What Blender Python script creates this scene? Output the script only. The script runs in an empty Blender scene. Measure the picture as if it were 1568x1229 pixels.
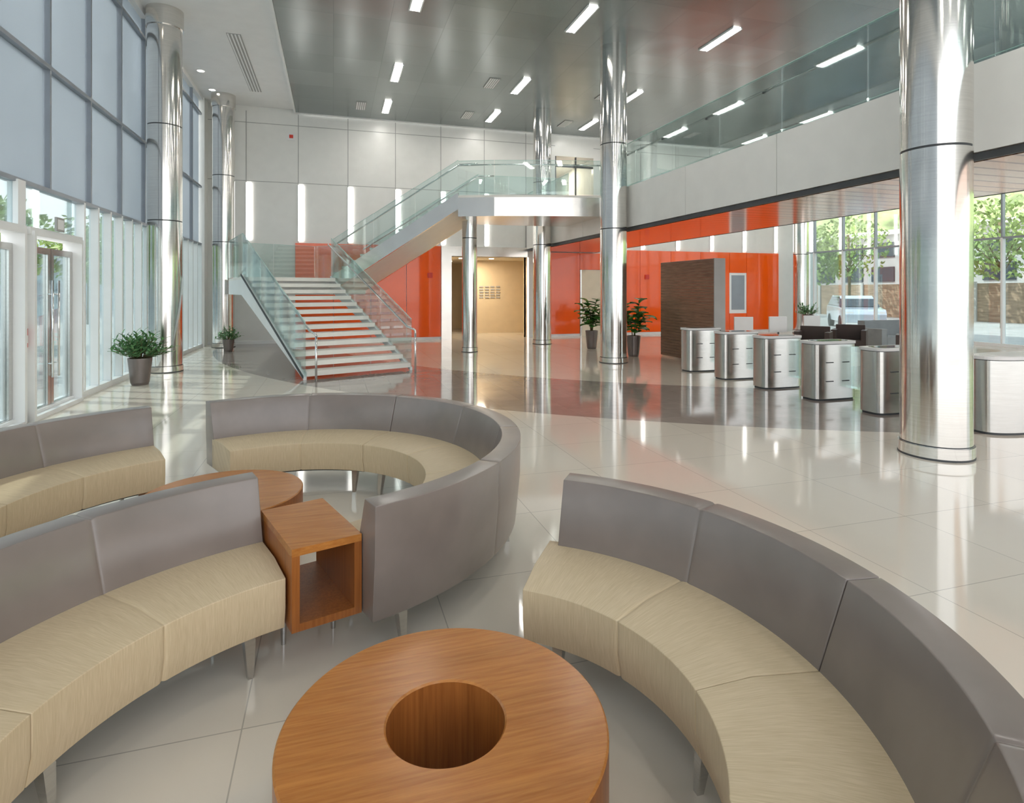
import bpy, bmesh, math, random
from mathutils import Vector, Matrix
random.seed(7)
A=math.radians(16.9); S=math.sin(A); C=math.cos(A)
def w(R,F): return (R*C+F*S, -R*S+F*C)   # seating plan frame -> building frame
sc=bpy.context.scene
col=sc.collection
try:
    sc.view_settings.view_transform='Standard'
    sc.view_settings.look='None'
    sc.view_settings.exposure=0.12
except Exception: pass

# ---------------------------------------------------------------- materials
def newmat(name):
    m=bpy.data.materials.new(name); m.use_nodes=True
    nt=m.node_tree; b=nt.nodes['Principled BSDF']
    return m,nt,b
def L(nt,a,b): nt.links.new(a,b)
def setspec(b,v):
    if 'Specular IOR Level' in b.inputs: b.inputs['Specular IOR Level'].default_value=v
def coords(nt,scale=(1,1,1),rot=(0,0,0),out='Object'):
    tc=nt.nodes.new('ShaderNodeTexCoord'); mp=nt.nodes.new('ShaderNodeMapping')
    mp.inputs['Scale'].default_value=scale; mp.inputs['Rotation'].default_value=rot
    L(nt,tc.outputs[out],mp.inputs['Vector']); return mp.outputs['Vector']
def noise(nt,vec,scale,detail=3,rough=.5):
    n=nt.nodes.new('ShaderNodeTexNoise'); n.inputs['Scale'].default_value=scale
    n.inputs['Detail'].default_value=detail; n.inputs['Roughness'].default_value=rough
    L(nt,vec,n.inputs['Vector']); return n.outputs['Fac']
def ramp(nt,fac,stops):
    r=nt.nodes.new('ShaderNodeValToRGB'); e=r.color_ramp.elements
    e[0].position=stops[0][0]; e[0].color=(*stops[0][1],1)
    e[1].position=stops[1][0]; e[1].color=(*stops[1][1],1)
    for p,c in stops[2:]:
        x=e.new(p); x.color=(*c,1)
    L(nt,fac,r.inputs['Fac']); return r.outputs['Color']
def mixc(nt,fac,a,b):
    m=nt.nodes.new('ShaderNodeMix'); m.data_type='RGBA'
    if isinstance(fac,float): m.inputs[0].default_value=fac
    else: L(nt,fac,m.inputs[0])
    for i,v in ((6,a),(7,b)):
        if isinstance(v,tuple): m.inputs[i].default_value=(*v,1)
        else: L(nt,v,m.inputs[i])
    return m.outputs[2]
def bump(nt,b,h,strength=.2,dist=.01):
    bp=nt.nodes.new('ShaderNodeBump'); bp.inputs['Strength'].default_value=strength; bp.inputs['Distance'].default_value=dist
    L(nt,h,bp.inputs['Height']); L(nt,bp.outputs['Normal'],b.inputs['Normal'])
def simple(name,c,rough=.5,metal=0.,var=.06,nscale=3.,scale=(1,1,1),coat=0.,bmp=0.,spec=None,bdist=.004,crough=.04):
    m,nt,b=newmat(name)
    v=coords(nt,scale); f=noise(nt,v,nscale)
    lo=tuple(max(0,x*(1-var)) for x in c); hi=tuple(min(1,x*(1+var)) for x in c)
    L(nt,ramp(nt,f,[(.3,lo),(.7,hi)]),b.inputs['Base Color'])
    b.inputs['Roughness'].default_value=rough; b.inputs['Metallic'].default_value=metal
    if coat: b.inputs['Coat Weight'].default_value=coat; b.inputs['Coat Roughness'].default_value=crough
    if spec is not None: setspec(b,spec)
    if bmp: bump(nt,b,f,bmp,bdist)
    return m
def emis(name,c,s):
    m,nt,b=newmat(name); b.inputs['Base Color'].default_value=(*c,1)
    b.inputs['Emission Color'].default_value=(*c,1); b.inputs['Emission Strength'].default_value=s
    return m
def glassmat(name,tint,refl=.1,add=None):
    m=bpy.data.materials.new(name); m.use_nodes=True; nt=m.node_tree; nt.nodes.clear()
    o=nt.nodes.new('ShaderNodeOutputMaterial'); t=nt.nodes.new('ShaderNodeBsdfTransparent'); t.inputs[0].default_value=(*tint,1)
    g=nt.nodes.new('ShaderNodeBsdfGlossy'); g.inputs['Roughness'].default_value=.02; g.inputs[0].default_value=(.97,1,1,1)
    lw=nt.nodes.new('ShaderNodeLayerWeight'); lw.inputs[0].default_value=.3
    mm=nt.nodes.new('ShaderNodeMath'); mm.operation='MULTIPLY_ADD'; mm.inputs[1].default_value=.5; mm.inputs[2].default_value=refl; mm.use_clamp=True
    L(nt,lw.outputs['Fresnel'],mm.inputs[0])
    mx=nt.nodes.new('ShaderNodeMixShader'); L(nt,mm.outputs[0],mx.inputs[0]); L(nt,t.outputs[0],mx.inputs[1]); L(nt,g.outputs[0],mx.inputs[2])
    L(nt,mx.outputs[0],o.inputs[0]); return m
def shademat(name,c,trans=.3):
    m=bpy.data.materials.new(name); m.use_nodes=True; nt=m.node_tree; nt.nodes.clear()
    o=nt.nodes.new('ShaderNodeOutputMaterial')
    d=nt.nodes.new('ShaderNodeBsdfDiffuse'); d.inputs[0].default_value=(*c,1)
    tl=nt.nodes.new('ShaderNodeBsdfTranslucent'); tl.inputs[0].default_value=(*c,1)
    tp=nt.nodes.new('ShaderNodeBsdfTransparent'); tp.inputs[0].default_value=(.95,.97,1,1)
    v=coords(nt,(1,1,1)); f=noise(nt,v,.6,2)
    m1=nt.nodes.new('ShaderNodeMixShader'); m1.inputs[0].default_value=.6; L(nt,d.outputs[0],m1.inputs[1]); L(nt,tl.outputs[0],m1.inputs[2])
    mm=nt.nodes.new('ShaderNodeMath'); mm.operation='MULTIPLY'; mm.inputs[1].default_value=trans*2; L(nt,f,mm.inputs[0])
    m2=nt.nodes.new('ShaderNodeMixShader'); L(nt,mm.outputs[0],m2.inputs[0]); L(nt,m1.outputs[0],m2.inputs[1]); L(nt,tp.outputs[0],m2.inputs[2])
    L(nt,m2.outputs[0],o.inputs[0]); return m
def woodmat(name,scale,dark,light,rough=.24):
    m,nt,b=newmat(name)
    v=coords(nt,scale); f=noise(nt,v,1.,4,.6)
    v2=coords(nt,tuple(x*.22 for x in scale)); f2=noise(nt,v2,1.,2)
    c1=ramp(nt,f,[(.32,dark),(.68,light)])
    c2=ramp(nt,f2,[(.3,tuple(x*.75 for x in light)),(.7,tuple(min(1,x*1.15) for x in light))])
    L(nt,mixc(nt,.38,c1,c2),b.inputs['Base Color'])
    b.inputs['Roughness'].default_value=rough; bump(nt,b,f,.05,.002)
    return m
def brick(nt,vec,bw,bh,mortar,c1,c2,cm,offset=0.):
    t=nt.nodes.new('ShaderNodeTexBrick'); t.offset=offset; t.inputs['Scale'].default_value=1
    t.inputs['Brick Width'].default_value=bw; t.inputs['Row Height'].default_value=bh; t.inputs['Mortar Size'].default_value=mortar
    t.inputs['Mortar Smooth'].default_value=.1
    t.inputs['Color1'].default_value=(*c1,1); t.inputs['Color2'].default_value=(*c2,1); t.inputs['Mortar'].default_value=(*cm,1)
    L(nt,vec,t.inputs['Vector']); return t

M={}
M['white']=simple('white_paint',(.86,.86,.85),.55,var=.02)
M['whitegl']=simple('white_panel',(.81,.81,.78),.3,var=.02)
M['whitefr']=simple('white_frame',(.88,.89,.89),.35,var=.02)
M['steel']=simple('brushed_steel',(.76,.735,.70),.13,1.,var=.06,nscale=2,scale=(1,1,40))
M['steel2']=simple('satin_steel',(.60,.59,.57),.22,1.,var=.05,nscale=4,scale=(1,1,30))
M['steelpanel']=simple('steel_panel',(.84,.81,.77),.2,.85,var=.05)
M['chrome']=simple('polished_rail',(.82,.82,.82),.14,1.,var=.02)
M['dark']=simple('dark_reveal',(.06,.065,.07),.5,var=.1)
M['joint']=simple('joint_grey',(.40,.40,.39),.6,var=.05)
M['mull']=simple('grey_mullion',(.30,.33,.37),.35,.3,var=.04)
M['leather']=simple('taupe_leather',(.215,.176,.155),.30,var=.10,nscale=3.5,bmp=.25,bdist=.010,coat=.35,crough=.2)
M['beigewall']=simple('beige_wall',(.72,.58,.38),.6,var=.03)
M['cream']=simple('cream_door',(.82,.74,.58),.5,var=.03)
M['pot']=simple('pot_bronze',(.20,.17,.16),.28,.5,var=.1)
M['soil']=simple('soil',(.05,.035,.025),.9,var=.3,nscale=40)
M['stem']=simple('plant_stem',(.16,.13,.06),.7,var=.2)
M['leaf']=simple('leaf_green',(.09,.30,.05),.3,var=.5,nscale=8)
M['leaf2']=simple('leaf_blue_green',(.12,.28,.11),.4,var=.5,nscale=10)
M['treeleaf']=simple('tree_leaf',(.26,.36,.11),.6,var=.5,nscale=1.2)
M['red']=simple('alarm_red',(.7,.05,.03),.4)
M['orange']=simple('orange_backpainted_glass',(.95,.115,.004),.12,var=.03,nscale=1,coat=.5,spec=.3)
M['strip']=emis('wall_light_strip',(1,.98,.94),4)
M['lamp']=emis('ceiling_luminaire',(1,.96,.9),36)
M['down']=emis('downlight_lens',(1,.9,.75),12)
M['glass']=glassmat('clear_glass',(.97,.985,.98),.03)
M['facade']=glassmat('facade_glass',(.76,.82,.83),.05)
M['guard']=glassmat('guard_glass',(.90,.955,.945),.06)
M['guardedge']=simple('glass_edge_green',(.5,.72,.66),.15,var=.05)
M['shade']=shademat('roller_shade',(.55,.59,.63),.13)
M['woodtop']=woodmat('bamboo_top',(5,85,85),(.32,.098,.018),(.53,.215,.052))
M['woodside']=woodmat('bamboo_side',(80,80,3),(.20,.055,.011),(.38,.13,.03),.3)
M['walnut']=woodmat('walnut_slats',(3,3,38),(.10,.06,.04),(.36,.225,.15),.4)
M['tread']=simple('stair_tread_stone',(.86,.84,.78),.3,var=.04)
M['chairdark']=simple('dark_leather',(.06,.04,.035),.4,var=.1)
M['sofagrey']=simple('grey_fabric',(.25,.27,.28),.8,var=.1)
M['whitepl']=simple('white_plastic',(.8,.8,.8),.3,var=.02)
M['bluewhite']=simple('car_paint',(.6,.66,.74),.2,.2,var=.03,coat=1.)
M['tyre']=simple('tyre',(.02,.02,.02),.8)
M['darkglass']=simple('dark_glass',(.03,.04,.05),.05)
M['concrete']=simple('concrete_paving',(.46,.45,.43),.8,var=.1,nscale=1)
M['brownwall']=simple('timber_retaining',(.36,.26,.18),.8,var=.3,nscale=1.5,scale=(1,1,8))
M['grass']=simple('hillside_green',(.30,.38,.16),.9,var=.6,nscale=.4)
M['greywall']=simple('added_tone_facade',(.40,.46,.48),.6,var=.15,nscale=.5)

m,nt,b=newmat('beige_woven_fabric')
v=coords(nt,(300,14,1),out='UV'); f=noise(nt,v,1,2); v2=coords(nt,(100,3,1),out='UV'); f2=noise(nt,v2,1,2)
c1=ramp(nt,f,[(.35,(.53,.405,.245)),(.65,(.68,.545,.36))]); c2=ramp(nt,f2,[(.35,(.57,.445,.275)),(.65,(.65,.52,.34))])
L(nt,mixc(nt,.5,c1,c2),b.inputs['Base Color']); b.inputs['Roughness'].default_value=.42; bump(nt,b,f,.10,.001)
M['fabric']=m
# floor
m,nt,b=newmat('floor_stone')
tc=nt.nodes.new('ShaderNodeTexCoord'); vec=tc.outputs['Object']
mp=nt.nodes.new('ShaderNodeMapping'); mp.inputs['Location'].default_value=(.35,.2,0); L(nt,vec,mp.inputs['Vector'])
t1=brick(nt,mp.outputs['Vector'],.92,.92,.003,(.73,.665,.565),(.775,.71,.605),(.42,.38,.32))
t2=brick(nt,mp.outputs['Vector'],.46,.46,.003,(.31,.265,.235),(.37,.32,.285),(.25,.21,.19))
n1=noise(nt,vec,1.6,5,.6); n2=noise(nt,vec,3.,6,.65)
cA=mixc(nt,n1,t1.outputs['Color'],(.80,.74,.64)); 
mA=nt.nodes.new('ShaderNodeMix'); mA.data_type='RGBA'; mA.inputs[0].default_value=.35
L(nt,t1.outputs['Color'],mA.inputs[6]); L(nt,cA,mA.inputs[7])
nb=ramp(nt,n2,[(.35,(.29,.25,.22)),(.65,(.43,.38,.34))]); cB=mixc(nt,.3,t2.outputs['Color'],nb)
dv=nt.nodes.new('ShaderNodeVectorMath'); dv.operation='DISTANCE'; L(nt,vec,dv.inputs[0]); dv.inputs[1].default_value=(13.6,21.2,0)
def cmpn(op,val):
    q=nt.nodes.new('ShaderNodeMath'); q.operation=op; q.inputs[1].default_value=val; L(nt,dv.outputs['Value'],q.inputs[0]); return q.outputs[0]
g1=cmpn('GREATER_THAN',13.9); g2=cmpn('LESS_THAN',17.1)
q=nt.nodes.new('ShaderNodeMath'); q.operation='MULTIPLY'; L(nt,g1,q.inputs[0]); L(nt,g2,q.inputs[1])
L(nt,mixc(nt,q.outputs[0],mA.outputs[2],cB),b.inputs['Base Color'])
b.inputs['Roughness'].default_value=.07; setspec(b,.75)
M['floor']=m
# metal ceiling
m,nt,b=newmat('metal_ceiling_panels')
v=coords(nt,(1,1,1)); t=brick(nt,v,1.2,1.2,.005,(.265,.29,.285),(.31,.335,.33),(.19,.21,.21))
L(nt,t.outputs['Color'],b.inputs['Base Color']); b.inputs['Metallic'].default_value=.85; b.inputs['Roughness'].default_value=.27
fn=noise(nt,v,.9,1); bump(nt,b,fn,.15,.08)
M['ceilmetal']=m
m,nt,b=newmat('soffit_slats_painted_reflection')
v=coords(nt,(1,1,1)); t=brick(nt,v,30.,.3,.025,(.95,.50,.30),(.90,.62,.46),(.42,.16,.08))  # orange wall's reflection painted into the slat colours
L(nt,t.outputs['Color'],b.inputs['Base Color']); b.inputs['Metallic'].default_value=.8; b.inputs['Roughness'].default_value=.12
M['soffit']=m

# ---------------------------------------------------------------- mesh builder
class MB:
    def __init__(s): s.v=[];s.f=[];s.m=[];s.s=[];s.mats=[]
    def mi(s,k):
        if k not in s.mats: s.mats.append(k)
        return s.mats.index(k)
    def add(s,vs,fs,k,smooth=False):
        o=len(s.v); s.v+= [tuple(x) for x in vs]; i=s.mi(k)
        for f in fs: s.f.append([o+j for j in f]); s.m.append(i); s.s.append(smooth)
    def box(s,x0,x1,y0,y1,z0,z1,k):
        s.prism([(x0,y0),(x1,y0),(x1,y1),(x0,y1)],z0,z1,k)
    def prism(s,p,z0,z1,k,smooth=False):
        n=len(p); vs=[(x,y,z0) for x,y in p]+[(x,y,z1) for x,y in p]
        s.add(vs,[[i,(i+1)%n,n+(i+1)%n,n+i] for i in range(n)],k,smooth)
        s.add(vs,[list(range(n))[::-1],[n+i for i in range(n)]],k)
    def obox(s,cx,cy,z0,z1,sx,sy,ang,k):
        c,q=math.cos(ang),math.sin(ang)
        s.prism([(cx+a*c-b_*q,cy+a*q+b_*c) for a,b_ in ((-sx/2,-sy/2),(sx/2,-sy/2),(sx/2,sy/2),(-sx/2,sy/2))],z0,z1,k)
    def hexa(s,b4,t4,k):
        s.add(list(b4)+list(t4),[[3,2,1,0],[4,5,6,7],[0,1,5,4],[1,2,6,5],[2,3,7,6],[3,0,4,7]],k)
    def lathe(s,cx,cy,prof,k,seg=48,closed=False):
        n=len(prof); vs=[]
        for i in range(seg):
            a=2*math.pi*i/seg
            for r,z in prof: vs.append((cx+r*math.cos(a),cy+r*math.sin(a),z))
        rng=n if closed else n-1
        for j in range(rng):
            kk=k[j] if isinstance(k,list) else k
            j2=(j+1)%n
            vv=[];ff=[]
            for i in range(seg):
                vv.append(vs[i*n+j]); vv.append(vs[i*n+j2])
            for i in range(seg):
                i2=(i+1)%seg; ff.append([2*i,2*i2,2*i2+1,2*i+1])
            s.add(vv,ff,kk,True)
    def cyl(s,x,y,z0,z1,r,k,r2=None,seg=32):
        r2=r if r2 is None else r2
        vs=[];
        for zz,rr in ((z0,r),(z1,r2)):
            for i in range(seg):
                a=2*math.pi*i/seg; vs.append((x+rr*math.cos(a),y+rr*math.sin(a),zz))
        s.add(vs,[[i,(i+1)%seg,seg+(i+1)%seg,seg+i] for i in range(seg)],k,True)
        s.add(vs,[list(range(seg))[::-1],[seg+i for i in range(seg)]],k)
    def tube(s,pts,r,k,seg=8):
        pts=[Vector(p) for p in pts]; rings=[]
        for i,p in enumerate(pts):
            d=(pts[min(i+1,len(pts)-1)]-pts[max(i-1,0)]).normalized()
            up=Vector((0,0,1)) if abs(d.z)<.93 else Vector((1,0,0))
            a=d.cross(up).normalized(); b_=a.cross(d).normalized()
            rings.append([p+r*(math.cos(2*math.pi*j/seg)*a+math.sin(2*math.pi*j/seg)*b_) for j in range(seg)])
        vs=[x for rg in rings for x in rg]; fs=[]
        for i in range(len(pts)-1):
            for j in range(seg):
                j2=(j+1)%seg; fs.append([i*seg+j,i*seg+j2,(i+1)*seg+j2,(i+1)*seg+j])
        fs.append(list(range(seg))[::-1]); fs.append([(len(pts)-1)*seg+j for j in range(seg)])
        s.add(vs,fs,k,True)
    def arc(s,cx,cy,prof,a0,a1,k,n=14,groove=0.):
        m=len(prof); vs=[]
        angs=[(a0+(a1-a0)*i/n,0) for i in range(n+1)]
        if groove:
            am=(a0+a1)/2; rr=max(p[0] for p in prof)
            angs=[x for x in angs if abs(x[0]-am)>.035/rr]
            angs+=[(am-.026/rr,0),(am-.013/rr,groove*.2),(am-.005/rr,groove*.6),(am,groove),(am+.005/rr,groove*.6),(am+.013/rr,groove*.2),(am+.026/rr,0)]; angs.sort()
        cr=sum(p[0] for p in prof)/m; cz=sum(p[1] for p in prof)/m
        for a,g in angs:
            for r,z in prof:
                dr,dz=r-cr,z-cz; ln=math.hypot(dr,dz) or 1; r2,z2=r-dr/ln*g*1.3,z-dz/ln*g*1.3
                vs.append((cx+r2*math.cos(a),cy+r2*math.sin(a),z2))
        n=len(angs)-1
        fs=[]
        for i in range(n):
            for j in range(m):
                j2=(j+1)%m; fs.append([i*m+j,(i+1)*m+j,(i+1)*m+j2,i*m+j2])
        fs.append(list(range(m))); fs.append([n*m+j for j in range(m)][::-1])
        s.add(vs,fs,k,True)
    def build(s,name,bevel=0,seg=3,weld=False,parent=None,ang=35,polar=None):
        me=bpy.data.meshes.new(name); 
        me.from_pydata(s.v,[],s.f); me.update()
        for k in s.mats: me.materials.append(M[k])
        me.polygons.foreach_set('material_index',s.m); me.polygons.foreach_set('use_smooth',s.s)
        bm=bmesh.new(); bm.from_mesh(me)
        if weld or bevel: bmesh.ops.remove_doubles(bm,verts=bm.verts,dist=1e-5)
        bmesh.ops.recalc_face_normals(bm,faces=bm.faces); bm.to_mesh(me); bm.free()
        if polar:
            cx,cy,am,r0=polar; uv=me.uv_layers.new(name='UVMap')
            for lp in me.loops:
                x,y,z=me.vertices[lp.vertex_index].co
                a=math.atan2(y-cy,x-cx)-am; a=(a+math.pi)%(2*math.pi)-math.pi
                uv.data[lp.index].uv=(a*r0,math.hypot(x-cx,y-cy)-z)
        ob=bpy.data.objects.new(name,me); col.objects.link(ob)
        if bevel:
            md=ob.modifiers.new('bevel','BEVEL'); md.width=bevel; md.segments=seg; md.limit_method='ANGLE'; md.angle_limit=math.radians(ang)
            md.harden_normals=False
        if parent: 
            ob.parent=parent; ob.matrix_parent_inverse=Matrix.Translation(-parent.location)
        return ob
def empty(name,x,y,z=0):
    e=bpy.data.objects.new(name,None); e.location=(x,y,z); e.empty_display_size=.2; col.objects.link(e); return e

H=7.82; YB=21.0; XL=-4.0; XR=20.0; Y0=-5.0
# ---------------------------------------------------------------- shell
b=MB(); b.box(XL-.3,XR+.3,Y0,27.2,-.1,0,'floor'); b.build('floor')
b=MB(); b.box(XL-.3,-1.2,Y0,YB+.2,H,H+.2,'white'); b.build('ceiling')
b=MB(); b.box(-1.2,XR+.3,Y0,YB-.12,7.70,7.9,'ceilmetal'); b.box(-1.26,-1.2,Y0,YB-.06,7.66,7.85,'white'); b.box(-1.26,XR,YB-.12,YB-.04,7.68,7.85,'white'); b.build('ceiling_metal')
b=MB()
b.box(XL-.3,4.07,YB,YB+.2,0,H,'whitegl'); b.box(4.07,6.92,YB,YB+.2,3.0,H,'whitegl'); b.box(6.92,8.1,YB,YB+.2,0,H,'whitegl')
b.box(8.1,9.7,YB,YB+.2,0,4.3,'whitegl'); b.box(8.1,9.7,YB,YB+.2,6.9,H,'whitegl'); b.box(9.7,XR+.3,YB,YB+.2,0,H,'whitegl')
b.build('wall_back')
b=MB()
xs=[-2.74+1.61*i for i in range(15)]
for i,x in enumerate(xs):
    if 8<x<9.8: continue
    b.box(x-.012,x+.012,YB-.006,YB,3.36,7.66,'joint')
for z in (7.28,5.36,):
    b.box(XL,8.1,YB-.005,YB,z-.01,z+.01,'joint'); b.box(9.7,XR,YB-.005,YB,z-.01,z+.01,'joint')
b.build('trim_wall_joints')
for x in xs:
    if 6.8<x<9.8: continue
    b=MB(); b.box(x+.0,x+.17,YB-.04,YB-.008,3.42,5.3,'strip'); b.box(x-.02,x+.0,YB-.05,YB-.008,3.42,5.3,'whitefr'); b.build('wall_strip_light')
b=MB()
def opan(x0,x1,z0,z1,n):
    d=(x1-x0)/n
    for i in range(n): b.box(x0+i*d+.008,x0+(i+1)*d-.008,YB-.06,YB-.01,z0,z1,'orange')
opan(-1.23,3.7,.1,3.35,4); opan(7.83,9.1,.1,3.2,1); opan(9.1,10.3,2.56,3.2,1); opan(10.3,15.9,.1,3.35,4); opan(16.75,18.4,.1,3.35,1)
opan(15.9,16.75,2.5,3.35,1); opan(15.9,16.75,.1,.8,1)
b.build('orange_glass_cladding')
b=MB(); b.box(XL,3.7,YB-.04,YB,0,.1,'whitefr'); b.box(7.0,18.4,YB-.03,YB,0,.1,'whitefr'); b.build('baseboard_back')
b=MB(); b.box(15.9,16.75,YB-.05,YB-.01,.8,2.5,'whitefr'); b.box(16.0,16.65,YB-.055,YB-.05,.95,2.4,'mull'); b.build('window_interior')
b=MB(); b.box(9.12,10.28,YB-.05,YB-.01,0,2.55,'cream'); b.box(9.12,9.17,YB-.065,YB-.05,0,2.55,'steel2'); b.box(10.23,10.28,YB-.065,YB-.05,0,2.55,'steel2'); b.cyl(9.3,YB-.09,1.0,1.15,.015,'chrome'); b.build('door_cream')
b=MB(); b.box(3.7,4.07,YB-.14,YB+.2,0,3.35,'steelpanel'); b.box(4.07,6.95,YB-.14,YB+.2,3.0,3.35,'steelpanel'); b.box(6.92,7.0,YB-.14,YB+.2,0,3.0,'steelpanel'); b.build('trim_corridor_portal')
b=MB(); b.box(3.9,4.07,YB+.2,27,0,3.0,'beigewall'); b.box(8.4,8.6,YB+.2,27,0,3.0,'beigewall'); b.box(6.92,8.6,YB+.2,YB+.3,0,3,'beigewall')
b.box(3.9,8.6,27,27.2,0,3.0,'beigewall'); b.box(5.3,8.4,23.6,23.8,0,3.0,'beigewall')
b.box(3.9,8.6,YB+.2,27.2,3.0,3.1,'cream'); b.build('wall_corridor')
b=MB(); b.box(4.1,4.14,22.2,23.6,0,2.3,'darkglass'); b.box(4.075,4.12,22.1,23.7,0,2.42,'steel2'); b.build('elevator_door')
b=MB()
for i in range(5):
    for j in range(4): b.box(5.75+.24*j,5.75+.24*j+.17,23.57,23.6,1.45+.11*i,1.5+.11*i,'joint')
b.build('wall_lettering_sign')
for (x,y) in ((4.7,22.2),(5.9,22.2),(4.7,24.5)):
    b=MB(); b.cyl(x,y,2.985,3.0,.09,'down'); b.build('corridor_downlight')
def alight(name,loc,size,power,color=(1,1,1),rot=(0,0,0),sy=None):
    l=bpy.data.lights.new(name,'AREA'); l.energy=power; l.size=size; l.color=color
    if sy: l.shape='RECTANGLE'; l.size_y=sy
    o=bpy.data.objects.new(name,l); o.location=loc; o.rotation_euler=rot; col.objects.link(o); return o
alight('corridor_light',(5.4,22.5,2.95),.6,70,(1,.84,.64))
b=MB(); b.box(8.0,8.1,YB+.2,25,4.3,6.95,'white'); b.box(9.7,9.8,YB+.2,25,4.3,6.95,'white'); b.box(8,9.8,25,25.1,4.3,6.95,'beigewall'); b.box(8,9.8,YB+.2,25.1,6.9,7,'white'); b.box(8,9.8,YB+.01,25.1,4.2,4.3,'concrete')
b.box(8.1,9.7,YB+.05,YB+.1,6.5,6.58,'dark'); b.box(8.1,8.15,YB+.02,YB+.1,4.3,6.9,'dark'); b.box(8.95,8.99,YB+.02,YB+.1,4.3,6.9,'dark'); b.build('wall_upper_corridor')
alight('upper_corridor_light',(8.9,23,6.85),.6,40,(1,.85,.65))
for (x,z,y) in ((-1.35,6.9,YB),(3.3,2.3,YB-.06),(12.0,2.3,YB-.06)):
    b=MB(); s=.09 if z<3 else .12; b.box(x-s,x+s,y-.04,y-.002,z-s,z+s,'red' if z<3 else 'whitepl'); b.box(x-.06,x+.06,y-.06,y-.04,z-.05,z+.06,'red'); b.build('fire_alarm_strobe')

def glazed(name,X,sgn,y0,y1,bay,ztr,sh0,lowstep,lowmat,skip=None,shtop=None):
    b=MB()
    y=y0
    while y<=y1+.01:
        b.box(X-.06,X+.06,y-.025,y+.025,ztr,H-.13,'mull'); y+=bay
    for z in (ztr,sh0+1.75,H-.55): b.box(X-.065,X+.065,y0,y1,z-.03,z+.03,'mull')
    b.box(X-.1,X+.1,y0,y1,H-.13,H-.001,'white')
    b.box(X-.09,X+.09,y0,y1,0,.1,lowmat)
    y=y0
    while y<=y1+.01:
        if not(skip and skip[0]<y<skip[1]): b.box(X-.07,X+.07,y-.03,y+.03,.1,ztr,lowmat)
        y+=lowstep
    b.build('trim_'+name)
    b=MB()
    segs=[(y0,y1)] if not skip else [(y0,skip[0]),(skip[1],y1)]
    for a,c in segs: b.box(X-sgn*.05-.006,X-sgn*.05+.006,a,c,.1,ztr,'facade')
    b.box(X-sgn*.05-.006,X-sgn*.05+.006,y0,y1,ztr,H-.14,'glass'); b.build('window_'+name)
    y=y0
    b=MB()
    while y<y1-.1:
        b.box(X-sgn*.02-.003,X-sgn*.02+.003,y+.05,min(y+bay,y1)-.05,sh0,(shtop or H-.14),'shade'); y+=bay
    b.build('roller_shades_'+name)
glazed('left',XL,1,-4.9,20.4,1.505,3.2,3.24,.602,'whitefr',skip=(7.5,11.0))
glazed('right',XR,-1,-4.9,20.9,1.5,3.4,5.1,1.5,'whitefr',shtop=7.6)
b=MB(); b.box(XL-.3,XL+.12,20.5,21,0,H,'whitegl'); b.build('wall_left_corner')
b=MB()
X=XL+.03
def frame(y0,y1,z0,z1,t,k,x0=-.06,x1=.06):
    b.box(X+x0,X+x1,y0,y0+t,z0,z1,k); b.box(X+x0,X+x1,y1-t,y1,z0,z1,k); b.box(X+x0,X+x1,y0+t,y1-t,z1-t,z1,k); b.box(X+x0,X+x1,y0+t,y1-t,z0,z0+t,k)
for base in (7.55,9.35):
    frame(base,base+1.6,0,2.55,.06,'whitefr',-.1,.16)
    for k2 in (0,1):
        y0=base+.07+.735*k2; frame(y0,y0+.725,.02,2.36,.09,'steel2',-.03,.03)
        b.box(X-.005,X+.005,y0+.09,y0+.635,.11,2.27,'facade')
        yh=base+.8+(-.1 if k2==0 else .1); b.tube([(X+.09,yh,.5),(X+.09,yh,1.9)],.016,'chrome'); b.tube([(X+.03,yh,.7),(X+.09,yh,.7)],.01,'chrome'); b.tube([(X+.03,yh,1.7),(X+.09,yh,1.7)],.01,'chrome')
    b.box(X-.01,X+.0,base,base+1.6,2.55,3.2,'facade'); b.box(X-.09,X+.13,base-.05,base+1.65,2.5,2.6,'whitefr')
b.box(X-.06,X+.06,9.15,9.35,0,3.2,'whitefr'); b.build('door_entrance')
b=MB(); b.box(X+.17,X+.2,9.9,10.15,2.6,2.8,'joint'); b.box(X+.2,X+.203,9.93,10.12,2.63,2.77,'whitepl'); b.build('exit_sign')
b=MB(); b.box(X+.065,X+.1,9.19,9.31,1.0,1.25,'red'); b.box(X+.1,X+.11,9.21,9.29,1.06,1.16,'whitepl'); b.build('fire_pull_station')

for x in (1.65,5.2,8.75,12.3,15.85):
    for y in (-2,3.0,7.6,11.9,16.3,19.4):
        b=MB(); b.box(x-.1,x+.1,y-.62,y+.62,7.675,7.7,'lamp'); b.box(x-.13,x-.1,y-.65,y+.65,7.67,7.7,'whitefr'); b.box(x+.1,x+.13,y-.65,y+.65,7.67,7.7,'whitefr'); b.build('ceiling_strip_light')
for x in (.85,4.35,7.9):
    for y in (16.3,19.5):
        if (x<1 and y<19): continue
        b=MB(); b.box(x-.16,x+.16,y-.4,y+.4,7.685,7.7,'joint')
        for i in range(5): b.box(x-.14+.06*i,x-.11+.06*i,y-.38,y+.38,7.675,7.685,'whitefr')
        b.build('ceiling_air_diffuser')
b=MB(); b.box(-2.42,-2.1,15.2,19.4,H-.015,H,'joint')
for i in range(4): b.box(-2.40+.08*i,-2.37+.08*i,15.2,19.4,H-.03,H-.015,'whitefr')
b.build('ceiling_slot_diffuser')
b=MB(); b.box(-2.42,-2.1,6.2,10.4,H-.015,H,'joint'); b.build('ceiling_slot_diffuser')
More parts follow.
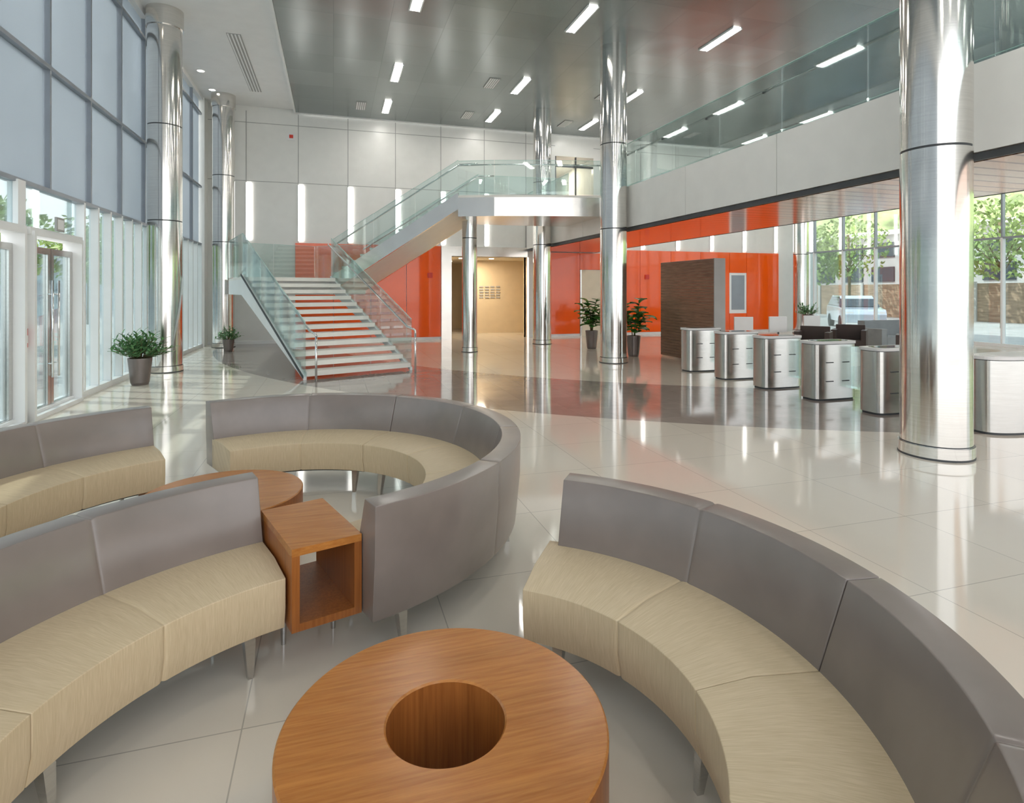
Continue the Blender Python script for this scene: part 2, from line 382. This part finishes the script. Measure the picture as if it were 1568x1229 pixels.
for y in (10.0,12.5,15.5,18,19.6):
    b=MB(); b.cyl(-3.5,y,H-.01,H,.09,'down'); b.lathe(-3.5,y,[(.09,H-.02),(.12,H-.02),(.12,H)],'whitefr'); b.build('ceiling_downlight')

# ---------------------------------------------------------------- columns
def column(x,y,r,z1,joints=(3.25,5.3),cap=True):
    b=MB(); prof=[(r+.018,0),(r+.018,.13),(r,.13)]
    for j in joints:
        if j<z1: prof+=[(r,j-.012),(r-.012,j-.012),(r-.012,j+.012),(r,j+.012)]
    if cap: prof+=[(r,z1-.4),(r+.03,z1-.4),(r+.03,z1)]
    else: prof+=[(r,z1)]
    b.lathe(x,y,prof,'steel',seg=64)
    for j in joints:
        if j<z1: b.lathe(x,y,[(r-.011,j-.012),(r-.011,j+.012)],'dark',seg=64)
    b.lathe(x,y,[(r+.02,.0),(r+.02,.02)],'dark',seg=64); b.lathe(x,y,[(r+.001,.132),(r+.001,.145)],'dark',seg=64)
    b.build('steel_column')
column(-3.5,14.4,.335,H); column(-3.27,20.1,.32,H); column(6.19,4.72,.325,7.7,cap=False); column(6.56,13.05,.325,7.7,cap=False)
column(6.6,18.3,.30,7.7,cap=False); column(3.74,16.5,.215,3.74,cap=False); column(18.6,19.9,.3,7.7,cap=False)

# ---------------------------------------------------------------- walkway (upper level)
WX0,WX1=6.95,9.75; YW=YB-.07
b=MB()
b.box(WX0+.04,WX1-.04,Y0,YW,3.32,4.25,'white'); b.box(WX0+.1,WX1-.1,Y0,YW,3.22,3.32,'soffit')
b.box(WX0,WX1,Y0,YW,4.24,4.3,'concrete'); b.box(WX0,WX0+.05,Y0,YW,3.22,3.3,'dark'); b.box(WX1-.05,WX1,Y0,YW,3.22,3.3,'dark')
y=YW
while y>Y0:
    b.box(WX0-.02,WX0+.04,max(Y0,y-2.6)+.012,y,3.31,4.31,'whitegl'); b.box(WX1-.04,WX1+.02,max(Y0,y-2.6)+.012,y,3.31,4.31,'whitegl'); y-=2.6
b.build('mezzanine_walkway')
def guard(b,p,q,z0p,z0q,h,n,lo=.02,t=.014):
    p=Vector((p[0],p[1]));q=Vector((q[0],q[1])); d=(q-p); Ln=d.length; u=d/Ln; nn=Vector((-u.y,u.x))*t/2
    for i in range(n):
        a=p+u*(Ln*i/n+.008); c=p+u*(Ln*(i+1)/n-.008)
        za=z0p+(z0q-z0p)*(i/n); zc=z0p+(z0q-z0p)*((i+1)/n)
        def quad(z1,z2): return [(a.x-nn.x,a.y-nn.y,za+z1),(c.x-nn.x,c.y-nn.y,zc+z1),(c.x+nn.x,c.y+nn.y,zc+z1),(a.x+nn.x,a.y+nn.y,za+z1)],[(a.x-nn.x,a.y-nn.y,za+z2),(c.x-nn.x,c.y-nn.y,zc+z2),(c.x+nn.x,c.y+nn.y,zc+z2),(a.x+nn.x,a.y+nn.y,za+z2)]
        B,T=quad(lo,h); b.hexa(B,T,'guard'); B,T=quad(h,h+.008); b.hexa(B,T,'guardedge')
b=MB()
guard(b,(WX0+.02,YB-.1),(WX0+.02,16.9),4.3,4.3,1.08,3); guard(b,(WX0+.02,14.3),(WX0+.02,Y0),4.3,4.3,1.08,12); guard(b,(WX1-.02,YB-.1),(WX1-.02,Y0),4.3,4.3,1.08,16)
for x,s in ((WX0+.09,1),(WX1-.09,-1)):
    b.tube([(x,Y0,5.15),(x,14.2 if s>0 else YB-.1,5.15)],.025,'chrome')
    y=Y0+.5
    while y<14.2: b.tube([(x,y,5.15),(x-s*.07,y,5.1)],.02,'dark'); y+=1.6
b.build('walkway_glass_balustrade')

# ---------------------------------------------------------------- staircase
def V2(x,y): return Vector((x,y))
BL=V2(-.56,12.2); d=V2(-.37,.929).normalized(); wv=V2(d.y,-d.x); W=2.4; n1_=13; run=.354; zl=2.1; rise=zl/n1_
BR=BL+wv*W; TL=BL+d*run*n1_; TR=BR+d*run*n1_
u=(V2(3.2,15.5)-TR); UL=u.length; u=u.normalized(); v=V2(-u.y,u.x); W2=2.0
if v.y<0: v=-v
n2_=13; run2=UL/n2_; rise2=(4.3-zl)/n2_
st=empty('staircase',0,14.5)
b=MB()
def flight(P,dd,side,W,n,run,rise,z0,th=.07):
    for i in range(n):
        a=P+dd*(run*i-.03)+side*.06; c=P+dd*(run*(i+1)+.02)+side*.06
        z1=z0+rise*(i+1)
        b.prism([tuple(a),tuple(a+side*(W-.12)),tuple(c+side*(W-.12)),tuple(c)],z1-th,z1,'tread')
flight(BL,d,wv,W,n1_,run,rise,0.,.095); flight(TR,u,v,W2,n2_,run2,rise2,zl,.06)
b.build('treads',parent=st)
b=MB()
def stringer(P,dd,side,Ln,z0,z1,dn,up,t,k,e0=0,e1=0):
    a=P-dd*e0; c=P+dd*(Ln+e1); sl=(z1-z0)/Ln; za=z0-sl*e0; zc=z1+sl*e1
    o=side*t
    B=[(a.x,a.y,max(0,za-dn)),(c.x,c.y,zc-dn),(c.x+o.x,c.y+o.y,zc-dn),(a.x+o.x,a.y+o.y,max(0,za-dn))]
    T=[(a.x,a.y,za+up),(c.x,c.y,zc+up),(c.x+o.x,c.y+o.y,zc+up),(a.x+o.x,a.y+o.y,za+up)]
    b.hexa(B,T,k)
L1=run*n1_
stringer(BL,d,wv,L1,0.0,zl,.46,.06,.06,'whitefr'); stringer(BR-wv*.06,d,wv,L1,0,zl,.34,.06,.06,'whitefr')
stringer(BL-wv*.02,d,wv,L1,0.05,zl+.05,.02,.03,.02,'dark')
stringer(TR,u,v,UL,zl,4.3,.36,.08,.06,'steelpanel',0,0); stringer(TR+v*(W2-.06),u,v,UL,zl,4.3,.36,.08,.06,'steelpanel')
b.build('stringers',parent=st)
b=MB(); stringer(TR+v*.06,u,v,UL,zl,4.3,.36,-.3,W2-.12,'whitegl'); 
land=[tuple(TL),tuple(TR),tuple(TR+v*W2),(-.6,20.4),(-3.0,19.3)]
b.prism(land,zl-.06,zl,'tread'); b.prism(land,zl-.46,zl-.06,'whitefr')
top=[(3.2,15.5),(4.1,15.12),(5.3,14.75),(6.92,14.4),(6.92,17.0),tuple(V2(3.2,15.5)+v*W2)]
b.prism(top,4.24,4.3,'tread'); b.prism(top,3.74,4.24,'steelpanel')
b.build('landings',parent=st)
b=MB()
guard(b,BL+wv*.03-d*.02,TL+wv*.03,rise*.9,zl+rise*.9,.98,3,lo=-.12); guard(b,BR-wv*.03-d*.02,TR-wv*.03,rise*.9,zl+rise*.9,.98,3,lo=-.12)
guard(b,TR+v*.03,V2(3.2,15.5)+v*.03,zl+.15,4.3,.95,3,lo=-.1); guard(b,TR+v*(W2-.03),V2(3.2,15.5)+v*(W2-.03),zl+.15,4.3,.95,3,lo=-.1)
guard(b,TL+wv*.02,(-3.0,19.3),zl,zl,1.12,2); guard(b,(-3.0,19.3),(-.6,20.4),zl,zl,1.1,2); guard(b,(-.6,20.4),TR+v*W2,zl,zl,1.1,2)
for i in range(3): guard(b,top[i],top[i+1],4.3,4.3,.92,1 if i<2 else 2)
guard(b,top[4],top[5],4.3,4.3,.92,3)
b.build('glass_balustrade',parent=st)
b=MB()
d3=.35
for P,Q in ((BL+wv*.12,TL+wv*.12),(BR-wv*.12,TR-wv*.12)):
    P2=P-d*d3; zr=.91
    b.tube([(P2.x,P2.y,0),(P2.x,P2.y,zr-.03)],.022,'chrome',10)
    b.tube([(P2.x,P2.y,zr-.03),(P2.x+d.x*.03,P2.y+d.y*.03,zr),(P.x,P.y,zr+.05),(Q.x,Q.y,zl+.95)],.022,'chrome',10)
for off in (.12,W2-.12):
    P=TR+v*off; Q=V2(3.2,15.5)+v*off
    b.tube([(P.x,P.y,zl+.95),(Q.x,Q.y,4.3+.85),(Q.x+.5*u.x,Q.y+.5*u.y,5.15)],.022,'chrome',10)
pts=[(x,y+.08,5.12) for x,y in top[:4]]; b.tube(pts,.02,'chrome',10)
for k2 in range(1,6):
    for P,Q,s in ((BL+wv*.12,TL+wv*.12,-1),(BR-wv*.12,TR-wv*.12,1)):
        q=P.lerp(Q,k2/6.); z=.96+(zl-.01)*k2/6.; b.tube([(q.x,q.y,z),(q.x+s*wv.x*.09,q.y+s*wv.y*.09,z-.06)],.012,'chrome',6)
b.build('handrails',parent=st)

# ---------------------------------------------------------------- turnstiles
def turnstile(x,y,L_=.42,wd=.2,h=.94,wing=True,e=.42):
    b=MB(); N=64
    def ell(a,bb): 
        r=[]
        for i in range(N):
            t=2*math.pi*(i+.5)/N; cx=math.cos(t); sx=math.sin(t)
            r.append((x+a*math.copysign(abs(cx)**e,cx),y+bb*math.copysign(abs(sx)**e,sx)))
        return r
    b.prism(ell(L_-.02,wd-.02),0,.03,'dark'); b.prism(ell(L_,wd),.03,h-.05,'steel2',True); b.prism(ell(L_-.008,wd-.008),h-.05,h-.04,'dark'); b.prism(ell(L_+.012,wd+.012),h-.04,h,'whitepl'); b.prism(ell(L_-.1,wd-.06),h,h+.004,'darkglass' if wing else 'whitepl')
    for z in (.3,.6):
        for s in (-1,1): b.box(x+s*.16-.07,x+s*.16+.07,y-wd-.006,y-wd+.02,z,z+.014,'dark')
    b.box(x+L_-.03,x+L_+.03,y-.1,y+.1,.03,h-.02,'dark')
    if wing: b.box(x+.26,x+.46,y-wd-.22,y-wd-.005,.18,.85,'guard')
    b.build('turnstile_pedestal')
for y in (11.15,9.97,8.83,7.68,6.55): turnstile(7.72,y)
turnstile(8.45,5.25,.85,.26,.95,False,.75)
b=MB(); b.box(8.42,8.66,11.6,13.9,0,2.5,'steelpanel'); 
for i in range(34): 
    z=.05+i*.072; b.box(8.385,8.42,11.6,13.9,z,z+.066,'walnut')
b.box(8.38,8.68,11.58,11.6,0,2.5,'joint'); b.build('walnut_slat_partition')

# ---------------------------------------------------------------- lounge furniture
def sofa(name,cR,cF,rin,rout,mods,ztop=.755,over=0.):
    cx,cy=w(cR,cF); e=empty(name,cx,cy); rb=rout-.25
    for mi_,(a0,a1) in enumerate(mods):
        a0=math.radians(a0-16.9); a1=math.radians(a1-16.9); am=(a0+a1)/2
        g=.003/rout
        lg=MB()
        for nm,prof,k,bv in (('seat_cushion',[(rin+.02,.2),(rin,.3),(rin,.435),(rin+.2,.46),(rb+.06,.452),(rb+.06,.2)],'fabric',.042),
                          ('back_panel',[(rb+.03,.2),(rb,.42),(rout-.13,ztop),(rout,ztop),(rout-.005,.5),(rout-.035,.2)],'leather',.034)):
            ex=math.radians(over) if (nm=='seat_cushion' and mi_==0) else 0
            t=MB(); t.arc(cx,cy,prof,a0+g,a1-g+ex,k,n=26,groove=.006 if k=='leather' else .007)
            t.build(nm,bevel=bv,seg=5,parent=e,ang=48,polar=(cx,cy,am,(rin+rout)/2))
        for aa in (a0+.12,a1-.12):
            for rr,tilt in ((rin+.1,-.03),(rout-.12,.03)):
                x,y=cx+rr*math.cos(aa),cy+rr*math.sin(aa); x2,y2=cx+(rr+tilt)*math.cos(aa),cy+(rr+tilt)*math.sin(aa)
                def sq(x,y,s,z):
                    return [(x+s*math.cos(aa+k*math.pi/2+.785),y+s*math.sin(aa+k*math.pi/2+.785),z) for k in range(4)]
                lg.hexa(sq(x2,y2,.018,0),sq(x,y,.038,.21),'steel2')
        lg.arc(cx,cy,[(rin+.1,.17),(rin+.1,.2),(rout-.1,.2),(rout-.1,.17)],a0+.05,a1-.05,'dark',n=12)
        lg.build('legs',parent=e)
sofa('curved_sofa',-.2,1.81,.815,1.5,[(9,70),(-52,9)],over=2.5)
sofa('curved_sofa',-.386,1.79,1.11,1.78,[(125.7,178),(178,230)])
sofa('curved_sofa',-1.62,4.07,1.01,1.68,[(-54,8.5),(8.5,70),(70,133)])
sofa('curved_sofa',-1.93,3.70,1.18,1.87,[(131,184),(184,236)])
def table(cR,cF,r=.5,rh=.183,h=.42):
    x,y=w(cR,cF); b=MB()
    prof=[(rh,.0),(rh,h-.006),(rh+.006,h),(r-.006,h),(r,h-.006),(r,.0)]
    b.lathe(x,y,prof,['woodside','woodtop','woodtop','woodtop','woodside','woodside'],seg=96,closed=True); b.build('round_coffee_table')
table(-.205,1.825); table(-1.91,3.88)
qa,qb,qc,qd=[Vector(w(*p)) for p in ((-.995,2.655),(-.725,2.835),(-1.07,3.32),(-1.335,3.13))]
b=MB(); zb,zt,t=.2,.58,.035
def lerp2(s_,t_): return (qa*(1-s_)+qb*s_)*(1-t_)+(qd*(1-s_)+qc*s_)*t_
def pz(s0,s1,z0,z1,k,t0=0,t1=1): b.prism([tuple(lerp2(s0,t0)),tuple(lerp2(s1,t0)),tuple(lerp2(s1,t1)),tuple(lerp2(s0,t1))],z0,z1,k)
ts=t/.32
pz(0,1,zt-t,zt,'woodtop'); pz(0,1,zb,zb+t,'woodside'); pz(0,ts,zb+t,zt-t,'woodside'); pz(1-ts,1,zb+t,zt-t,'woodside')
for s_,t_ in ((.12,.9),(.88,.9),(.12,.5),(.88,.5)):
    p=lerp2(s_,t_); b.cyl(p.x,p.y,0,zb,.012,'steel2',r2=.018,seg=12)
b.build('wood_side_table')

# ---------------------------------------------------------------- plants
def leaf(b,base,dirv,length,width,k,droop=.25):
    dirv=dirv.normalized(); side=dirv.cross(Vector((0,0,1)))
    if side.length<.05: side=Vector((1,0,0))
    side.normalize(); up=side.cross(dirv)
    vs=[];prof=[0.05,.7,1,.8,.02]
    for i,wp in enumerate(prof):
        t=i/4; p=base+dirv*length*t-Vector((0,0,1))*droop*length*t*t
        for sgn in (-1,0,1): vs.append(p+side*sgn*wp*width/2+up*(abs(sgn)*.12*width))
    fs=[]
    for i in range(4):
        for j in range(2): fs.append([i*3+j,i*3+j+1,(i+1)*3+j+1,(i+1)*3+j])
    b.add(vs,fs,k,True)
def pot(b,x,y,h,r):
    b.lathe(x,y,[(0,0),(r*.68,0),(r*.78,.05),(r,h-.02),(r,h),(r-.02,h),(r-.03,h-.05),(0,h-.05)],'pot',seg=32)
    b.cyl(x,y,h-.07,h-.045,r-.03,'soil',seg=24)
def fig(x,y,h):
    b=MB(); pot(b,x,y,.55,.19)
    for s in range(5):
        a=s*1.27+random.random(); lean=.15+.15*random.random(); hh=h-.08-s*.1
        pts=[]; 
        for i in range(6):
            t=i/5; pts.append(Vector((x+math.cos(a)*(.03+lean*t*t),y+math.sin(a)*(.03+lean*t*t),.5+(hh-.55)*t)))
        b.tube(pts,.012,'stem',6)
        for i in range(12):
            t=.3+.7*i/11; p=pts[0].lerp(pts[-1],t); aa=i*2.4+s
            el=.1+.9*t*random.random()
            leaf(b,p,Vector((math.cos(aa),math.sin(aa),el)),.30+.1*random.random(),.25+.07*random.random(),'leaf',.35)
    b.build('fiddle_leaf_fig_plant')
fig(7.47,16.3,1.6); fig(7.68,14.1,1.6)
def bush(x,y,name,ph=.5,sc_=1.,n=46):
    b=MB(); pot(b,x,y,ph,.2*min(1,sc_))
    for s in range(n):
        a=random.random()*6.28; el=random.uniform(.35,1.5); ln=random.uniform(.3,.55)*sc_
        dv=Vector((math.cos(a)*math.cos(el),math.sin(a)*math.cos(el),math.sin(el)))
        p0=Vector((x+.05*math.cos(a),y+.05*math.sin(a),ph-.04)); pts=[p0,p0+dv*ln*.5,p0+dv*ln+Vector((0,0,-.03))]
        b.tube(pts,.005,'stem',5)
        for i in range(9):
            t=.3+.7*i/8; p=pts[0].lerp(pts[2],t); aa=i*2.4
            dd=dv+Vector((math.cos(aa),math.sin(aa),.2))*.9
            leaf(b,p,dd,.12*sc_,.05*sc_,'leaf2',.2)
    b.build(name)
bush(-3.45,12.5,'potted_shrub',.5,1.05,70); bush(-2.9,18.6,'potted_shrub',.35,.8,30); bush(16.2,17.0,'potted_shrub',.9,.9,30)

# ---------------------------------------------------------------- reception area seats
def tub(x,y,ang,k,name,hs=.42,ht=.75,wd=.7):
    b=MB(); c,s_=math.cos(ang),math.sin(ang)
    def ob(lx,ly,sx,sy,z0,z1): b.obox(x+lx*c-ly*s_,y+lx*s_+ly*c,z0,z1,sx,sy,ang,k)
    ob(0,0,wd-.1,wd,.12,hs); ob(0,wd/2-.05,wd,.12,.12,ht); ob(-wd/2,0,.12,wd,.12,ht-.12); ob(wd/2,0,.12,wd,.12,ht-.12)
    for lx in (-.28,.28):
        for ly in (-.28,.28): b.cyl(x+lx*c-ly*s_,y+lx*s_+ly*c,0,.12,.02,'steel2',seg=8)
    b.build(name,bevel=.03)
for i,(x,y) in enumerate(((11.9,12.3),(13.4,12.6),(13.3,10.6))): tub(x,y,-.9,'chairdark','lounge_armchair',ht=.82)
b=MB(); 
for x0,x1,y0,y1,z0,z1 in ((15.2,17.6,13.0,13.9,.12,.42),(15.2,17.6,13.75,14.0,.12,.85),(15.0,15.2,13.0,14.0,.12,.65),(17.6,17.8,13,14,.12,.65)): b.box(x0,x1,y0,y1,z0,z1,'sofagrey')
for x in (15.1,17.7):
    for y in (13.1,13.9): b.cyl(x,y,0,.12,.025,'steel2',seg=8)
b.build('lounge_sofa',bevel=.04)
def wchair(x,y,ang):
    b=MB(); b.obox(x,y,.44,.5,.5,.5,ang,'whitepl'); b.obox(x+.24*-math.sin(ang),y+.24*math.cos(ang),.62,1.05,.5,.05,ang,'whitepl'); b.obox(x+.25*-math.sin(ang),y+.25*math.cos(ang),.5,.65,.06,.03,ang,'steel2')
    b.cyl(x,y,.06,.44,.03,'chrome',seg=12)
    for i in range(5):
        a=i*1.2566; b.tube([(x,y,.08),(x+.28*math.cos(a),y+.28*math.sin(a),.05)],.015,'chrome',6); b.cyl(x+.28*math.cos(a),y+.28*math.sin(a),0,.05,.025,'dark',seg=10)
    b.build('white_swivel_chair',bevel=.015)
wchair(10.6,13.5,2.8); wchair(11.6,13.4,2.9); wchair(12.9,13.6,3.0)

# ---------------------------------------------------------------- exterior
b=MB(); b.box(-90,XL-.31,-60,90,-.3,-.12,'concrete'); b.box(XR+.31,90,-60,90,-.3,-.12,'concrete'); b.box(XL-.31,XR+.31,27.25,90,-.3,-.12,'concrete'); b.box(XL-.31,XR+.31,-60,Y0-.02,-.3,-.12,'concrete'); b.build('ground_exterior')
b=MB(); vs=[];fs=[];nx,ny=14,40
for i in range(nx):
    for j in range(ny):
        x=62+i*2.; y=-20+j*3.2; z=-.2+ (i/nx)**.7*19*(1+.15*math.sin(j*.7))+random.random()*1.2*(i>0)
        vs.append((x,y,z))
for i in range(nx-1):
    for j in range(ny-1): fs.append([i*ny+j,(i+1)*ny+j,(i+1)*ny+j+1,i*ny+j+1])
b.add(vs,fs,'grass',True); b.build('hillside')
b=MB(); b.box(37.5,38,-10,70,-.12,2.2,'brownwall')
for j in range(20): b.box(37.4,37.5,-10+4*j,-9.8+4*j,-.12,2.3,'concrete')
b.build('retaining_wall')
b=MB(); b.box(50,58,24,60,-.12,7,'concrete'); 
for j in range(10):
    for z in (2.6,4.9): b.box(49.9,50,25+3.4*j,27.4+3.4*j,z,z+1.4,'darkglass')
b.box(49.5,58.5,23.5,60.5,7,7.4,'whitegl'); b.build('distant_building')
b=MB(); b.box(-26,-20,-20,80,-.12,5.5,'greywall')  # made-up building, added to tone down the white behind the left glazing
for j in range(30):
    for z in (.8,3.2): b.box(-20,-19.95,-18+3.2*j,-15.9+3.2*j,z,z+1.5,'mull')
b.box(-26.3,-19.8,-20.2,80.2,5.5,5.8,'whitegl'); b.build('added_tone_building')
def tree(x,y,h,r,name='tree'):
    b=MB(); b.tube([(x,y,-.15),(x+.05,y,h*.5),(x,y+.1,h*.8)],.09,'stem',8)
    for i in range(6):
        a=i*1.05; b.tube([(x,y,h*.4+.1*i),(x+math.cos(a)*r*.6,y+math.sin(a)*r*.6,h*.62+.12*i)],.035,'stem',6)
    for i in range(1100):
        while True:
            p=Vector((random.uniform(-1,1),random.uniform(-1,1),random.uniform(-1,1)))
            if p.length<1: break
        c=Vector((x,y,h*.68))+Vector((p.x*r,p.y*r,p.z*h*.33))
        s=.17; n=Vector((random.uniform(-1,1),random.uniform(-1,1),random.uniform(-1,1))).normalized(); t=n.orthogonal().normalized()*s; q=n.cross(t)*1.
        b.add([c-t,c-q*.5,c+t,c+q*.5],[[0,1,2,3]],'treeleaf')
    b.build(name)
for x,y,h,r in ((28,29,5.5,1.8),(32,21,6.5,2.2),(28,14,5.5,1.8),(34,32,7,2.5),(30,36,6,2),(26,9,5,1.6),(35.2,26,6,2.1),(-10,16,5,2),(-11,23,5,2.2),(-9,30,5,2),(-12,10,5,2.4),(-13,38,6,2.5)): tree(x,y,h,r)
def car(x,y,ang):
    b=MB(); c,s_=math.cos(ang),math.sin(ang)
    def T(lx,ly,z): return (x+lx*c-ly*s_,y+lx*s_+ly*c,z-.12)
    body=[(-2.2,.35),(2.2,.35),(2.25,.75),(2.1,.98),(1.1,1.08),(-2.15,1.1),(-2.28,.8)]
    roof=[(1.1,1.08),(.35,1.62),(-1.7,1.64),(-2.15,1.1)]
    def ext(p,w0,w1,k):
        n=len(p); zs=[q[1] for q in p]; z0,z1=min(zs),max(zs)
        def ww(z): return w0+(w1-w0)*(z-z0)/(z1-z0)
        vs=[T(a,-ww(z),z) for a,z in p]+[T(a,ww(z),z) for a,z in p]
        b.add(vs,[list(range(n))[::-1],[n+i for i in range(n)]]+[[i,(i+1)%n,n+(i+1)%n,n+i] for i in range(n)],k)
    ext(body,.9,.9,'bluewhite'); ext(roof,.87,.7,'bluewhite')
    ext([(1.16,1.1),(.38,1.58),(-1.64,1.58),(-2.0,1.12)],.885,.73,'darkglass')
    for lx in (-1.4,1.4):
        for ly in (-.82,.82):
            pts=[T(lx+.34*math.cos(i*math.pi/10),ly-.11,.34+.34*math.sin(i*math.pi/10)) for i in range(20)]+[T(lx+.34*math.cos(i*math.pi/10),ly+.11,.34+.34*math.sin(i*math.pi/10)) for i in range(20)]
            b.add(pts,[list(range(20)),list(range(20,40))]+[[i,(i+1)%20,20+(i+1)%20,20+i] for i in range(20)],'tyre')
    for ly in (-.65,.65): b.add([T(2.24,ly-.18,.72),T(2.24,ly+.18,.72),T(2.2,ly+.18,.88),T(2.2,ly-.18,.88)],[[0,1,2,3]],'whitepl')
    b.build('car',bevel=.03)
car(25.2,23.4,-2.2)

# ---------------------------------------------------------------- light
wd=bpy.data.worlds.new('sky'); sc.world=wd; wd.use_nodes=True; nt=wd.node_tree
bg=nt.nodes['Background']; tc=nt.nodes.new('ShaderNodeTexCoord'); sp=nt.nodes.new('ShaderNodeSeparateXYZ'); L(nt,tc.outputs['Generated'],sp.inputs[0])
r=ramp(nt,sp.outputs['Z'],[(0.,(1.,.99,.97)),(.6,(.82,.90,1.))]); L(nt,r,bg.inputs['Color']); bg.inputs['Strength'].default_value=2.4
sl=bpy.data.lights.new('sun','SUN'); sl.energy=5; sl.angle=.02; sl.color=(1,.95,.86)
so=bpy.data.objects.new('sun',sl); so.rotation_euler=Vector((.62,-.30,-.8)).to_track_quat('-Z','Y').to_euler(); so.location=(-20,10,20); col.objects.link(so)

# ---------------------------------------------------------------- camera
cam=bpy.data.cameras.new('camera'); cam.lens=900/1568*36; cam.sensor_width=36; cam.sensor_fit='HORIZONTAL'; cam.shift_y=-169.5/1568; cam.clip_end=300
co=bpy.data.objects.new('camera',cam); co.location=(0,0,1.75); co.rotation_euler=(math.pi/2,0,-A); col.objects.link(co); sc.camera=co
